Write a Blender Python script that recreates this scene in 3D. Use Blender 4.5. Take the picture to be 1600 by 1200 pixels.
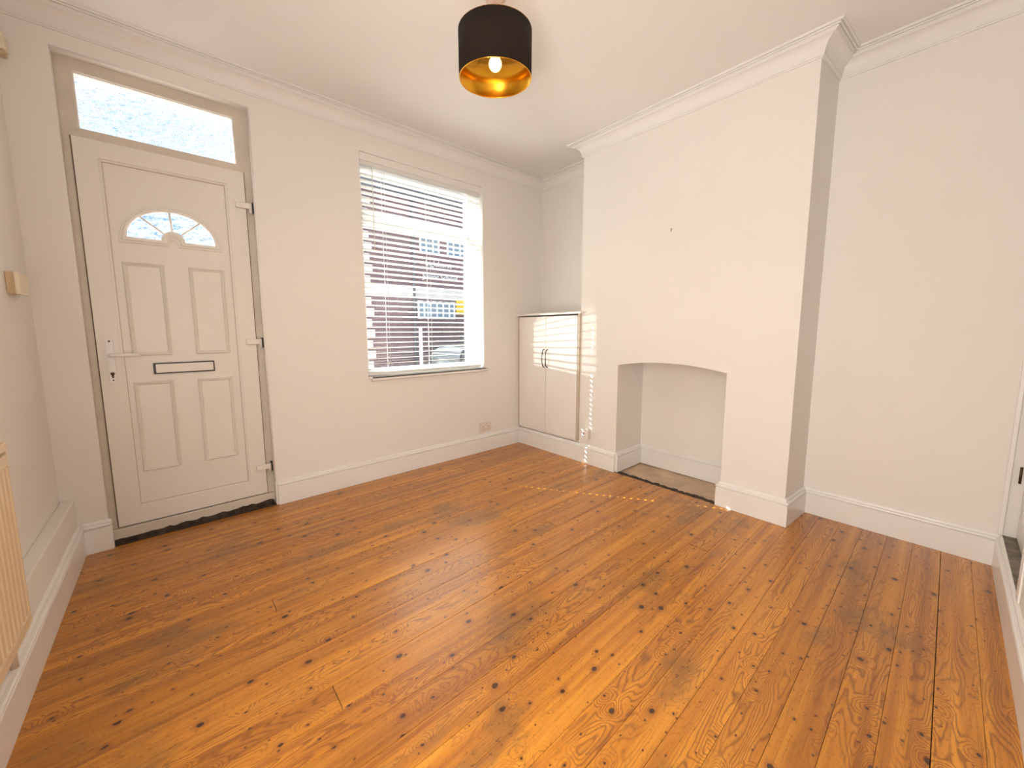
import bpy, bmesh, math, random
from mathutils import Vector, Matrix

random.seed(7)
S = bpy.context.scene
for o in list(bpy.data.objects):
    bpy.data.objects.remove(o)
COL = S.collection

# ------------------------------------------------------------------ camera
cam_d = bpy.data.cameras.new('camera')
cam = bpy.data.objects.new('camera', cam_d)
COL.objects.link(cam)
S.camera = cam
CX, CY, CZ = -2.659, -2.871, 1.160
yaw, pitch, roll = map(math.radians, (40.872, -6.5098, -0.1738))
fw = Vector((math.sin(yaw) * math.cos(pitch), math.cos(yaw) * math.cos(pitch), math.sin(pitch)))
rt = Vector((math.cos(yaw), -math.sin(yaw), 0))
up = rt.cross(fw)
r2 = math.cos(roll) * rt + math.sin(roll) * up
u2 = -math.sin(roll) * rt + math.cos(roll) * up
M = Matrix((r2, u2, -fw)).transposed().to_4x4()
M.translation = (CX, CY, CZ)
cam.matrix_world = M
cam_d.sensor_fit = 'HORIZONTAL'
cam_d.sensor_width = 36.0
cam_d.lens = 599.0866 / 1600 * 36
cam_d.shift_x = 8.7689 / 1600
cam_d.shift_y = -16.0632 / 1600
cam_d.clip_start = 0.02
cam_d.clip_end = 400

S.view_settings.view_transform = 'Standard'
S.view_settings.look = 'None'
S.view_settings.gamma = 1.0
S.view_settings.use_curve_mapping = False
S.view_settings.exposure = 0.72

# ------------------------------------------------------------------ world
W = bpy.data.worlds.new('sky')
S.world = W
W.use_nodes = True
wn, wl = W.node_tree.nodes, W.node_tree.links
wn.clear()
w_out = wn.new('ShaderNodeOutputWorld')
w_bg = wn.new('ShaderNodeBackground')
w_tc = wn.new('ShaderNodeTexCoord')
w_no = wn.new('ShaderNodeTexNoise')
w_no.inputs['Scale'].default_value = 3.2
w_no.inputs['Detail'].default_value = 7
w_no.inputs['Roughness'].default_value = 0.55
w_cr = wn.new('ShaderNodeValToRGB')
w_cr.color_ramp.elements[0].position = 0.44
w_cr.color_ramp.elements[0].color = (0.20, 0.36, 0.70, 1)
w_cr.color_ramp.elements[1].position = 0.56
w_cr.color_ramp.elements[1].color = (1.10, 1.13, 1.18, 1)
w_mp = wn.new('ShaderNodeMapping')
w_mp.inputs['Location'].default_value = (1.3, 0.4, 2.1)
w_mp.inputs['Scale'].default_value = (1.0, 1.0, 2.2)
wl.new(w_tc.outputs['Generated'], w_mp.inputs['Vector'])
wl.new(w_mp.outputs['Vector'], w_no.inputs['Vector'])
wl.new(w_no.outputs['Fac'], w_cr.inputs['Fac'])
wl.new(w_cr.outputs['Color'], w_bg.inputs['Color'])
w_bg.inputs['Strength'].default_value = 1.0
wl.new(w_bg.outputs['Background'], w_out.inputs['Surface'])


def lamp(kind, name, loc, energy, color=(1, 1, 1), direction=None, **kw):
    d = bpy.data.lights.new(name, kind)
    d.energy = energy
    d.color = color
    for k, v in kw.items():
        setattr(d, k, v)
    o = bpy.data.objects.new(name, d)
    COL.objects.link(o)
    o.location = loc
    if direction is not None:
        o.rotation_euler = Vector(direction).to_track_quat('-Z', 'Y').to_euler()
    return o


SUN_EL = math.radians(41.3)
SUN_DIR = Vector((0.547 * math.cos(SUN_EL), -0.837 * math.cos(SUN_EL), -math.sin(SUN_EL)))
lamp('SUN', 'sun', (-6, 10, 12), 24.0, (1.0, 0.96, 0.90), SUN_DIR, angle=math.radians(0.2))
# unseen spot lamp standing in for low reflected sunlight; no reflector is modelled here
GL_POS = Vector((-2.90, 1.30, 0.95))
lamp('SPOT', 'reflected_sun_spot', GL_POS, 165, (1.0, 0.97, 0.92), Vector((0, -0.60, 0.96)) - GL_POS,
     spot_size=math.radians(15), spot_blend=0.35, shadow_soft_size=0.012)
# added fill lamp beside the camera, set in an unseen recess of the left wall
lamp('AREA', 'fill_light', (-3.17, -2.62, 1.10), 28, (1.0, 0.94, 0.87), (1, 0.12, 0.10),
     shape='RECTANGLE', size=0.72, size_y=1.75)

# ------------------------------------------------------------------ materials
MATS = {}


def mat(name, color, rough=0.5, metal=0.0, spec=0.5, bump=None, vary=None, coat=0.0):
    """bump=(scale,strength,distance) vary=(scale, amount)"""
    if name in MATS:
        return MATS[name]
    m = bpy.data.materials.new(name)
    m.use_nodes = True
    n, l = m.node_tree.nodes, m.node_tree.links
    b = n['Principled BSDF']
    b.inputs['Base Color'].default_value = (*color, 1)
    b.inputs['Roughness'].default_value = rough
    b.inputs['Metallic'].default_value = metal
    b.inputs['Specular IOR Level'].default_value = spec
    b.inputs['Coat Weight'].default_value = coat
    tc = n.new('ShaderNodeTexCoord')
    if vary:
        no = n.new('ShaderNodeTexNoise')
        no.inputs['Scale'].default_value = vary[0]
        no.inputs['Detail'].default_value = 5
        cr = n.new('ShaderNodeValToRGB')
        a = vary[1]
        cr.color_ramp.elements[0].position = 0.3
        cr.color_ramp.elements[1].position = 0.7
        cr.color_ramp.elements[0].color = (*[c * (1 - a) for c in color], 1)
        cr.color_ramp.elements[1].color = (*[min(1, c * (1 + a)) for c in color], 1)
        l.new(tc.outputs['Object'], no.inputs['Vector'])
        l.new(no.outputs['Fac'], cr.inputs['Fac'])
        l.new(cr.outputs['Color'], b.inputs['Base Color'])
    if bump:
        no = n.new('ShaderNodeTexNoise')
        no.inputs['Scale'].default_value = bump[0]
        no.inputs['Detail'].default_value = 4
        bp = n.new('ShaderNodeBump')
        bp.inputs['Strength'].default_value = bump[1]
        bp.inputs['Distance'].default_value = bump[2]
        l.new(tc.outputs['Object'], no.inputs['Vector'])
        l.new(no.outputs['Fac'], bp.inputs['Height'])
        l.new(bp.outputs['Normal'], b.inputs['Normal'])
    MATS[name] = m
    return m


WALL = mat('cream_emulsion', (0.83, 0.80, 0.755), 0.75, spec=0.25, bump=(28, 0.25, 0.004), vary=(1.3, 0.015))
CEIL = mat('ceiling_paint', (0.83, 0.81, 0.785), 0.8, spec=0.2, bump=(9, 0.2, 0.004), vary=(0.8, 0.012))
GLOSS = mat('white_gloss_paint', (0.85, 0.83, 0.80), 0.28, bump=(40, 0.12, 0.002), vary=(3, 0.02))
UPVC = mat('upvc', (0.80, 0.76, 0.70), 0.35, vary=(2, 0.02))
UPVC_D = mat('aged_upvc_frame', (0.64, 0.58, 0.49), 0.4, vary=(6, 0.06))
SEAL = mat('dark_rubber_seal', (0.05, 0.035, 0.025), 0.7)
GASK = mat('brown_gasket', (0.15, 0.105, 0.07), 0.7)
DARK = mat('black_plastic', (0.012, 0.012, 0.018), 0.35)
DIRT = mat('dark_grime', (0.05, 0.033, 0.022), 0.9, bump=(60, 0.8, 0.01), vary=(25, 0.6))
SLAT = mat('white_slat', (0.78, 0.78, 0.755), 0.4)
CORD = mat('white_cord', (0.85, 0.85, 0.82), 0.8)
LAM = mat('white_laminate', (0.84, 0.80, 0.76), 0.35, vary=(4, 0.02))
LAMD = mat('beige_edge', (0.56, 0.47, 0.37), 0.5)
CHROME = mat('dark_chrome', (0.16, 0.14, 0.13), 0.22, metal=1.0)
STEEL = mat('steel', (0.5, 0.48, 0.45), 0.35, metal=1.0)
PLAST = mat('socket_plastic', (0.74, 0.66, 0.56), 0.35)
OLDPL = mat('yellowed_plastic', (0.62, 0.47, 0.28), 0.4)
OLDPL2 = mat('pale_yellowed_plastic', (0.80, 0.71, 0.55), 0.4)
RAD = mat('cream_radiator_enamel', (0.80, 0.66, 0.46), 0.3)
SHADE_OUT = mat('brown_velvet_shade', (0.016, 0.009, 0.005), 0.85, spec=0.3, bump=(300, 0.2, 0.001))
GOLD = mat('gold_foil_lining', (0.78, 0.40, 0.03), 0.26, metal=1.0)
FLEX = mat('dark_red_flex', (0.10, 0.02, 0.015), 0.6)
ROSE = mat('pink_tinted_rose', (0.75, 0.62, 0.55), 0.4)
HEARTH = mat('concrete_hearth', (0.60, 0.44, 0.31), 0.8, bump=(18, 0.6, 0.01), vary=(6, 0.22))
THRESH = mat('dirty_threshold', (0.22, 0.19, 0.16), 0.9, bump=(30, 0.6, 0.006), vary=(20, 0.45))
DOORW = mat('white_panel_door', (0.80, 0.77, 0.72), 0.3, vary=(5, 0.03))
BRASS = mat('dark_brass', (0.10, 0.06, 0.03), 0.4, metal=0.8)
STONE = mat('pale_stone', (0.70, 0.64, 0.60), 0.8, vary=(3, 0.08))
SLATE = mat('roof_slate', (0.16, 0.17, 0.19), 0.7, vary=(5, 0.2))
TARMAC = mat('tarmac', (0.16, 0.16, 0.16), 0.9, vary=(8, 0.2))
PAVING = mat('concrete_paving', (0.62, 0.60, 0.57), 0.85, vary=(4, 0.1))
WHITEP = mat('white_exterior_paint', (0.85, 0.85, 0.85), 0.5)
YELLOW = mat('yellow_sign_paint', (0.95, 0.62, 0.02), 0.5)
CARP = mat('dark_car_paint', (0.05, 0.06, 0.07), 0.25, metal=0.3, coat=0.5)
TYRE = mat('tyre_rubber', (0.02, 0.02, 0.02), 0.8)
LEAF = mat('hedge_green', (0.05, 0.13, 0.06), 0.8, bump=(20, 1, 0.05), vary=(14, 0.5))
BLUEG = mat('blue_reflecting_glass', (0.22, 0.30, 0.36), 0.08, spec=0.9)
BLACKG = mat('dark_car_glass', (0.02, 0.03, 0.03), 0.06, spec=0.8)


def glass_clear():
    m = bpy.data.materials.new('clear_glass')
    m.use_nodes = True
    n, l = m.node_tree.nodes, m.node_tree.links
    n.clear()
    out = n.new('ShaderNodeOutputMaterial')
    mx = n.new('ShaderNodeMixShader')
    tr = n.new('ShaderNodeBsdfTransparent')
    tr.inputs['Color'].default_value = (0.95, 0.97, 0.96, 1)
    gl = n.new('ShaderNodeBsdfGlossy')
    gl.inputs['Roughness'].default_value = 0.02
    fr = n.new('ShaderNodeFresnel')
    fr.inputs['IOR'].default_value = 1.45
    ge = n.new('ShaderNodeNewGeometry')
    front = n.new('ShaderNodeMath')
    front.operation = 'SUBTRACT'
    front.inputs[0].default_value = 1.0
    l.new(ge.outputs['Backfacing'], front.inputs[1])
    mu = n.new('ShaderNodeMath')
    mu.operation = 'MULTIPLY'
    l.new(fr.outputs[0], mu.inputs[0])
    l.new(front.outputs[0], mu.inputs[1])
    l.new(mu.outputs[0], mx.inputs[0])
    l.new(tr.outputs[0], mx.inputs[1])
    l.new(gl.outputs[0], mx.inputs[2])
    l.new(mx.outputs[0], out.inputs['Surface'])
    return m


def glass_obscure():
    m = bpy.data.materials.new('obscure_glass')
    m.use_nodes = True
    n, l = m.node_tree.nodes, m.node_tree.links
    b = n['Principled BSDF']
    b.inputs['Base Color'].default_value = (0.97, 0.99, 1.0, 1)
    b.inputs['Transmission Weight'].default_value = 1.0
    b.inputs['Roughness'].default_value = 0.05
    b.inputs['IOR'].default_value = 1.35
    tc = n.new('ShaderNodeTexCoord')
    mp = n.new('ShaderNodeMapping')
    mp.inputs['Rotation'].default_value = (0, 0.6, 0)
    mp.inputs['Scale'].default_value = (20, 20, 44)
    no = n.new('ShaderNodeTexNoise')
    no.inputs['Scale'].default_value = 1.0
    no.inputs['Detail'].default_value = 3
    no.inputs['Distortion'].default_value = 1.4
    bp = n.new('ShaderNodeBump')
    bp.inputs['Strength'].default_value = 1.0
    bp.inputs['Distance'].default_value = 0.012
    l.new(tc.outputs['Object'], mp.inputs['Vector'])
    l.new(mp.outputs['Vector'], no.inputs['Vector'])
    l.new(no.outputs['Fac'], bp.inputs['Height'])
    l.new(bp.outputs['Normal'], b.inputs['Normal'])
    return m


GLASS = glass_clear()
OBSC = glass_obscure()


def bulb_mat():
    m = bpy.data.materials.new('lit_bulb_glass')
    m.use_nodes = True
    n, l = m.node_tree.nodes, m.node_tree.links
    n.clear()
    out = n.new('ShaderNodeOutputMaterial')
    e = n.new('ShaderNodeEmission')
    e.inputs['Color'].default_value = (1.0, 0.66, 0.26, 1)
    e.inputs['Strength'].default_value = 2.6
    l.new(e.outputs[0], out.inputs['Surface'])
    return m


BULB = bulb_mat()


def brick_mat():
    m = bpy.data.materials.new('red_brickwork')
    m.use_nodes = True
    n, l = m.node_tree.nodes, m.node_tree.links
    b = n['Principled BSDF']
    b.inputs['Roughness'].default_value = 0.85
    tc = n.new('ShaderNodeTexCoord')
    mp = n.new('ShaderNodeMapping')
    mp.inputs['Rotation'].default_value = (math.radians(90), 0, 0)
    br = n.new('ShaderNodeTexBrick')
    br.inputs['Scale'].default_value = 1.0
    br.inputs['Brick Width'].default_value = 0.23
    br.inputs['Row Height'].default_value = 0.075
    br.inputs['Mortar Size'].default_value = 0.008
    br.inputs['Color1'].default_value = (0.25, 0.145, 0.15, 1)
    br.inputs['Color2'].default_value = (0.19, 0.105, 0.115, 1)
    br.inputs['Mortar'].default_value = (0.28, 0.23, 0.23, 1)
    l.new(tc.outputs['Object'], mp.inputs['Vector'])
    l.new(mp.outputs['Vector'], br.inputs['Vector'])
    l.new(br.outputs['Color'], b.inputs['Base Color'])
    return m


BRICK = brick_mat()


def floor_mat():
    m = bpy.data.materials.new('varnished_pine_board')
    m.use_nodes = True
    n, l = m.node_tree.nodes, m.node_tree.links
    b = n['Principled BSDF']

    def math_(op, a, c=None, clamp=False):
        x = n.new('ShaderNodeMath')
        x.operation = op
        x.use_clamp = clamp
        for i, v in enumerate((a, c)):
            if v is None:
                continue
            if isinstance(v, (int, float)):
                x.inputs[i].default_value = v
            else:
                l.new(v, x.inputs[i])
        return x.outputs[0]

    def scaled(vec, s):
        v = n.new('ShaderNodeVectorMath')
        v.operation = 'MULTIPLY'
        l.new(vec, v.inputs[0])
        v.inputs[1].default_value = s
        return v.outputs[0]

    def noise(vec, detail=3, rough=0.5, dist=0.0):
        x = n.new('ShaderNodeTexNoise')
        x.inputs['Scale'].default_value = 1.0
        x.inputs['Detail'].default_value = detail
        x.inputs['Roughness'].default_value = rough
        x.inputs['Distortion'].default_value = dist
        l.new(vec, x.inputs['Vector'])
        return x.outputs['Fac']

    def ramp(fac, stops):
        r = n.new('ShaderNodeValToRGB')
        e = r.color_ramp.elements
        e[0].position, e[0].color = stops[0][0], (*stops[0][1], 1)
        e[1].position, e[1].color = stops[-1][0], (*stops[-1][1], 1)
        for p, c in stops[1:-1]:
            k = e.new(p)
            k.color = (*c, 1)
        l.new(fac, r.inputs['Fac'])
        return r.outputs['Color']

    def smooth(v, a, c):
        r = n.new('ShaderNodeMapRange')
        r.interpolation_type = 'SMOOTHSTEP'
        l.new(v, r.inputs['Value'])
        r.inputs['From Min'].default_value = a
        r.inputs['From Max'].default_value = c
        return r.outputs[0]

    def mixc(f, a, c, mode='MIX'):
        x = n.new('ShaderNodeMix')
        x.data_type = 'RGBA'
        x.blend_type = mode
        if isinstance(f, (int, float)):
            x.inputs[0].default_value = f
        else:
            l.new(f, x.inputs[0])
        for i, v in ((6, a), (7, c)):
            if isinstance(v, tuple):
                x.inputs[i].default_value = (*v, 1)
            else:
                l.new(v, x.inputs[i])
        return x.outputs[2]

    tc = n.new('ShaderNodeTexCoord')
    oi = n.new('ShaderNodeObjectInfo')
    rnd = oi.outputs['Random']
    cb = n.new('ShaderNodeCombineXYZ')
    l.new(math_('MULTIPLY', rnd, 41.0), cb.inputs[0])
    l.new(math_('MULTIPLY', rnd, 17.0), cb.inputs[1])
    l.new(math_('MULTIPLY', rnd, 9.0), cb.inputs[2])
    ad = n.new('ShaderNodeVectorMath')
    ad.operation = 'ADD'
    l.new(tc.outputs['Object'], ad.inputs[0])
    l.new(cb.outputs[0], ad.inputs[1])
    P = ad.outputs[0]
    Wc = tc.outputs['Object']

    # knots
    def voro(vec):
        v = n.new('ShaderNodeTexVoronoi')
        v.voronoi_dimensions = '2D'
        v.inputs['Scale'].default_value = 1.0
        l.new(vec, v.inputs['Vector'])
        s = n.new('ShaderNodeSeparateColor')
        l.new(v.outputs['Color'], s.inputs[0])
        return v.outputs['Distance'], s.outputs[0], s.outputs[1]

    wob = n.new('ShaderNodeTexNoise')
    wob.inputs['Scale'].default_value = 45
    l.new(P, wob.inputs['Vector'])
    wv = n.new('ShaderNodeVectorMath')
    wv.operation = 'MULTIPLY_ADD'
    l.new(wob.outputs['Color'], wv.inputs[0])
    wv.inputs[1].default_value = (0.010, 0.008, 0)
    l.new(P, wv.inputs[2])
    PW = wv.outputs[0]
    d1, a1, b1 = voro(scaled(PW, (7.0, 9.5, 1)))
    r1 = math_('MULTIPLY_ADD', math_('POWER', a1, 3.0), 0.062)
    n_ = r1.node
    n_.inputs[2].default_value = 0.032
    keep = math_('GREATER_THAN', b1, 0.20)
    q1 = math_('DIVIDE', d1, r1)
    knot1 = math_('MULTIPLY', math_('SUBTRACT', 1.0, smooth(q1, 0.75, 1.15)), keep)
    halo1 = math_('MULTIPLY', math_('SUBTRACT', 1.0, smooth(q1, 1.0, 3.2)), keep)
    d2, a2, b2 = voro(scaled(PW, (12.0, 15.0, 1)))
    q2 = math_('DIVIDE', d2, math_('ADD', math_('MULTIPLY', a2, 0.040), 0.020))
    knot2 = math_('MULTIPLY', math_('SUBTRACT', 1.0, smooth(q2, 0.7, 1.3)), math_('GREATER_THAN', b2, 0.45))

    # cathedral grain: contour lines of a noise field stretched along the board
    field = noise(scaled(P, (1.1, 8.5, 1)), 2, 0.45)
    bend = math_('MULTIPLY', math_('SUBTRACT', 1.0, smooth(d1, 0.0, 0.42)), math_('MULTIPLY', keep, 0.13))
    wig = math_('MULTIPLY', noise(scaled(P, (14, 30, 1)), 2), 0.035)
    ph = math_('MULTIPLY', math_('ADD', math_('ADD', field, bend), wig), 205.0)
    sn = math_('SINE', ph)
    line = math_('POWER', math_('ADD', math_('MULTIPLY', sn, 0.5), 0.5), 3.4)
    fine = noise(scaled(P, (5, 210, 1)), 3, 0.6)
    streak = noise(scaled(P, (0.8, 26, 1)), 3, 0.55)
    base = ramp(streak, [(0.30, (0.37, 0.122, 0.005)), (0.5, (0.55, 0.205, 0.010)), (0.72, (0.70, 0.295, 0.022))])
    tone = math_('ADD', math_('MULTIPLY', rnd, 0.24), 0.86)
    cbt = n.new('ShaderNodeCombineXYZ')
    for i in range(3):
        l.new(tone, cbt.inputs[i])
    base = mixc(1.0, base, cbt.outputs[0], 'MULTIPLY')
    gamt = smooth(noise(scaled(P, (0.9, 5, 1)), 2), 0.38, 0.60)
    base = mixc(math_('MULTIPLY', math_('MULTIPLY', line, gamt), 0.72), base, (0.20, 0.052, 0.003))
    base = mixc(math_('MULTIPLY', smooth(fine, 0.52, 0.75), 0.50), base, (0.17, 0.050, 0.004))
    # wear: grey-brown rubbed patches, speckled dirt
    wear = smooth(noise(scaled(Wc, (1.9, 3.1, 1)), 5, 0.62), 0.53, 0.68)
    speck = smooth(noise(scaled(Wc, (55, 85, 1)), 5, 0.8), 0.55, 0.63)
    base = mixc(math_('MULTIPLY', wear, 0.55), base, (0.17, 0.085, 0.024))
    base = mixc(math_('MULTIPLY', speck, math_('ADD', math_('MULTIPLY', wear, 0.40), 0.42)), base, (0.085, 0.028, 0.005))
    base = mixc(math_('MULTIPLY', halo1, 0.40), base, (0.20, 0.045, 0.003))
    kc = (0.030, 0.004, 0.0015)
    base = mixc(math_('MULTIPLY', knot1, 0.93), base, kc)
    base = mixc(math_('MULTIPLY', knot2, 0.85), base, (0.07, 0.013, 0.004))
    l.new(base, b.inputs['Base Color'])
    rr = n.new('ShaderNodeMapRange')
    l.new(noise(scaled(Wc, (9, 26, 1)), 4, 0.6), rr.inputs['Value'])
    rr.inputs['To Min'].default_value = 0.26
    rr.inputs['To Max'].default_value = 0.46
    l.new(rr.outputs[0], b.inputs['Roughness'])
    b.inputs['Specular IOR Level'].default_value = 0.5
    b.inputs['Coat Weight'].default_value = 0.55
    b.inputs['Coat Roughness'].default_value = 0.24
    bp = n.new('ShaderNodeBump')
    bp.inputs['Strength'].default_value = 0.35
    bp.inputs['Distance'].default_value = 0.003
    hh = math_('SUBTRACT', math_('SUBTRACT', math_('ADD', math_('MULTIPLY', fine, 0.35), math_('MULTIPLY', noise(scaled(Wc, (3, 34, 1)), 3), 1.0)), math_('MULTIPLY', line, 0.12)), math_('MULTIPLY', knot1, 0.6))
    l.new(hh, bp.inputs['Height'])
    l.new(bp.outputs['Normal'], b.inputs['Normal'])
    return m


FLOORM = floor_mat()
SUBFL = mat('dark_underfloor', (0.035, 0.018, 0.008), 0.95)


# ------------------------------------------------------------------ mesh helpers
class MB:
    """collects geometry in world coordinates"""

    def __init__(self):
        self.bm = bmesh.new()

    def box(self, a, b, bevel=0.0):
        x0, x1 = sorted((a[0], b[0]))
        y0, y1 = sorted((a[1], b[1]))
        z0, z1 = sorted((a[2], b[2]))
        t = bmesh.new()
        v = [t.verts.new(p) for p in ((x0, y0, z0), (x1, y0, z0), (x1, y1, z0), (x0, y1, z0),
                                      (x0, y0, z1), (x1, y0, z1), (x1, y1, z1), (x0, y1, z1))]
        for f in ((0, 3, 2, 1), (4, 5, 6, 7), (0, 1, 5, 4), (1, 2, 6, 5), (2, 3, 7, 6), (3, 0, 4, 7)):
            t.faces.new([v[i] for i in f])
        if bevel:
            bmesh.ops.bevel(t, geom=t.edges[:], offset=bevel, segments=2, affect='EDGES', profile=0.5)
        self._merge(t)
        return self

    def _merge(self, t):
        me = bpy.data.meshes.new('tmp')
        t.to_mesh(me)
        t.free()
        self.bm.from_mesh(me)
        bpy.data.meshes.remove(me)

    def prism(self, pts, axis, a, b):
        """polygon pts (2-D) extruded along axis from a to b. axis 0: pts=(y,z); 1: (x,z); 2: (x,y)"""
        def mk(p, k):
            return {0: (k, p[0], p[1]), 1: (p[0], k, p[1]), 2: (p[0], p[1], k)}[axis]
        t = bmesh.new()
        A = [t.verts.new(mk(p, a)) for p in pts]
        B = [t.verts.new(mk(p, b)) for p in pts]
        t.faces.new(A)
        t.faces.new(B[::-1])
        for i in range(len(pts)):
            j = (i + 1) % len(pts)
            t.faces.new((A[j], A[i], B[i], B[j]))
        bmesh.ops.recalc_face_normals(t, faces=t.faces[:])
        self._merge(t)
        return self

    def sweep(self, path, prof, closed_prof=True):
        """mitred sweep of profile (d, z) along a 2-D path; d is measured to the LEFT of travel"""
        t = bmesh.new()
        n = len(path)
        rings = []
        for i, p in enumerate(path):
            p = Vector(p)
            if i > 0:
                d0 = (p - Vector(path[i - 1])).normalized()
            if i < n - 1:
                d1 = (Vector(path[i + 1]) - p).normalized()
            if i == 0:
                d0 = d1
            if i == n - 1:
                d1 = d0
            n0, n1 = Vector((-d0.y, d0.x)), Vector((-d1.y, d1.x))
            m = (n0 + n1)
            m = m / max(m.dot(n0), 1e-6)
            rings.append([t.verts.new((p.x + m.x * d, p.y + m.y * d, z)) for d, z in prof])
        k = len(prof)
        for i in range(n - 1):
            for j in range(k if closed_prof else k - 1):
                q = (j + 1) % k
                t.faces.new((rings[i][j], rings[i][q], rings[i + 1][q], rings[i + 1][j]))
        if closed_prof:
            t.faces.new(rings[0][::-1])
            t.faces.new(rings[-1])
        bmesh.ops.recalc_face_normals(t, faces=t.faces[:])
        self._merge(t)
        return self

    def tube(self, pts, r, seg=10, cap=True):
        t = bmesh.new()
        pts = [Vector(p) for p in pts]
        rings = []
        prev = None
        for i, p in enumerate(pts):
            d = (pts[min(i + 1, len(pts) - 1)] - pts[max(i - 1, 0)]).normalized()
            if prev is None:
                a = d.orthogonal().normalized()
            else:
                a = (prev - d * prev.dot(d)).normalized()
            prev = a
            b = d.cross(a)
            rr = r[i] if isinstance(r, (list, tuple)) else r
            rings.append([t.verts.new(p + (a * math.cos(q) + b * math.sin(q)) * rr)
                          for q in [2 * math.pi * k / seg for k in range(seg)]])
        for i in range(len(pts) - 1):
            for k in range(seg):
                q = (k + 1) % seg
                f = t.faces.new((rings[i][k], rings[i][q], rings[i + 1][q], rings[i + 1][k]))
                f.smooth = True
        if cap:
            t.faces.new(rings[0][::-1])
            t.faces.new(rings[-1])
        self._merge(t)
        return self

    def lathe(self, prof, c, axis=(0, 0, 1), seg=32, closed=False):
        """prof list of (r, h) around axis through c"""
        ax = Vector(axis).normalized()
        a = ax.orthogonal().normalized()
        b = ax.cross(a)
        c = Vector(c)
        t = bmesh.new()
        rings = []
        for r, h in prof:
            if r < 1e-6:
                rings.append([t.verts.new(c + ax * h)])
            else:
                rings.append([t.verts.new(c + ax * h + (a * math.cos(q) + b * math.sin(q)) * r)
                              for q in [2 * math.pi * k / seg for k in range(seg)]])
        m = len(rings)
        for i in range(m if closed else m - 1):
            A, B = rings[i], rings[(i + 1) % m]
            for k in range(seg):
                q = (k + 1) % seg
                if len(A) == 1 and len(B) == 1:
                    continue
                if len(A) == 1:
                    f = t.faces.new((A[0], B[k], B[q]))
                elif len(B) == 1:
                    f = t.faces.new((A[k], A[q], B[0]))
                else:
                    f = t.faces.new((A[k], A[q], B[q], B[k]))
                f.smooth = True
        bmesh.ops.recalc_face_normals(t, faces=t.faces[:])
        self._merge(t)
        return self

    def frame(self, x0, x1, z0, z1, w, y0, y1, bevel=0.0):
        """mitred rectangular frame in a XZ plane, w = member width"""
        o = [(x0, z0), (x1, z0), (x1, z1), (x0, z1)]
        i = [(x0 + w, z0 + w), (x1 - w, z0 + w), (x1 - w, z1 - w), (x0 + w, z1 - w)]
        for k in range(4):
            j = (k + 1) % 4
            self.prism([o[k], o[j], i[j], i[k]], 1, y0, y1)
        return self

    def mesh(self, name, m, origin=(0, 0, 0)):
        me = bpy.data.meshes.new(name)
        if tuple(origin) != (0, 0, 0):
            bmesh.ops.translate(self.bm, verts=self.bm.verts[:], vec=-Vector(origin))
        self.bm.to_mesh(me)
        self.bm.free()
        me.materials.append(m)
        return me


def root_of(o):
    while o.parent:
        o = o.parent
    return o


def obj(name, mb, m, parent=None, loc=None):
    """link one mesh object; geometry was given in world coordinates"""
    if parent is not None:
        org = root_of(parent).location
    else:
        org = Vector(loc) if loc is not None else Vector((0, 0, 0))
    me = mb.mesh(name, m, org)
    o = bpy.data.objects.new(name, me)
    COL.objects.link(o)
    if parent is not None:
        o.parent = parent
    else:
        o.location = org
    return o


def empty(name, loc):
    o = bpy.data.objects.new(name, None)
    COL.objects.link(o)
    o.empty_display_size = 0.1
    o.location = loc
    return o


def tag(o, label=None, cat=None, group=None, kind=None):
    if label:
        o['label'] = label
    if cat:
        o['category'] = cat
    if group:
        o['group'] = group
    if kind:
        o['kind'] = kind
    return o


def struct(o, label, cat):
    return tag(o, label, cat, kind='structure')


# ------------------------------------------------------------------ room dimensions
XL, XR = -3.155, 0.32          # left wall, alcove wall
YB = -3.115                    # back wall
ZC = 2.66
DX0, DX1, DZ = -2.995, -2.217, 2.486      # door opening
WX0, WX1, WZ0, WZ1 = -1.558, -0.453, 0.811, 2.435
BY0, BY1 = -0.780, -2.310      # chimney breast
NY0, NY1 = -1.156, -1.953      # fireplace niche
NBX = 0.385

# walls ---------------------------------------------------------------
T = 0.24
w = MB()
w.box((XL - 0.2, 0, -0.15), (DX0, T, ZC + 0.05))
w.box((DX0, 0, DZ), (DX1, T, ZC + 0.05))
w.box((DX0, 0.0, -0.15), (DX1, T, -0.012))
w.box((DX1, 0, -0.15), (WX0, T, ZC + 0.05))
w.box((WX0, 0, -0.15), (WX1, T, WZ0 - 0.02))
w.box((WX0, 0, WZ1), (WX1, T, ZC + 0.05))
w.box((WX1, 0, -0.15), (XR + 0.25, T, ZC + 0.05))
struct(obj('wall_front', w, WALL), 'cream painted wall holding the front door and the window', 'wall')

w = MB()
w.box((XL - 0.2, 0, -0.15), (XL, -2.20, ZC + 0.05))
w.box((XL - 0.2, -2.20, 2.05), (XL, -3.04, ZC + 0.05))
w.box((XL - 0.2, -3.04, -0.15), (XL, YB - 0.15, ZC + 0.05))
w.box((XL - 0.2, -2.20, -0.15), (XL - 0.15, -3.04, 2.1))  # closed recess added out of view to hold the fill lamp
struct(obj('wall_left', w, WALL), 'cream painted wall behind the radiator', 'wall')
w = MB().box((XL, 0, -0.02), (-3.105, -2.18, 0.302), 0.004)
struct(obj('trim_1', w, WALL), 'low boxed plaster ledge along the foot of the left wall', 'ledge')

w = MB()
w.box((XR, 0, -0.15), (XR + 0.25, BY0, ZC + 0.05))
w.box((XR, BY1, -0.15), (XR + 0.25, YB - 0.15, ZC + 0.05))
struct(obj('wall_right', w, WALL), 'cream wall at the back of the two alcoves beside the chimney breast', 'wall')

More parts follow.
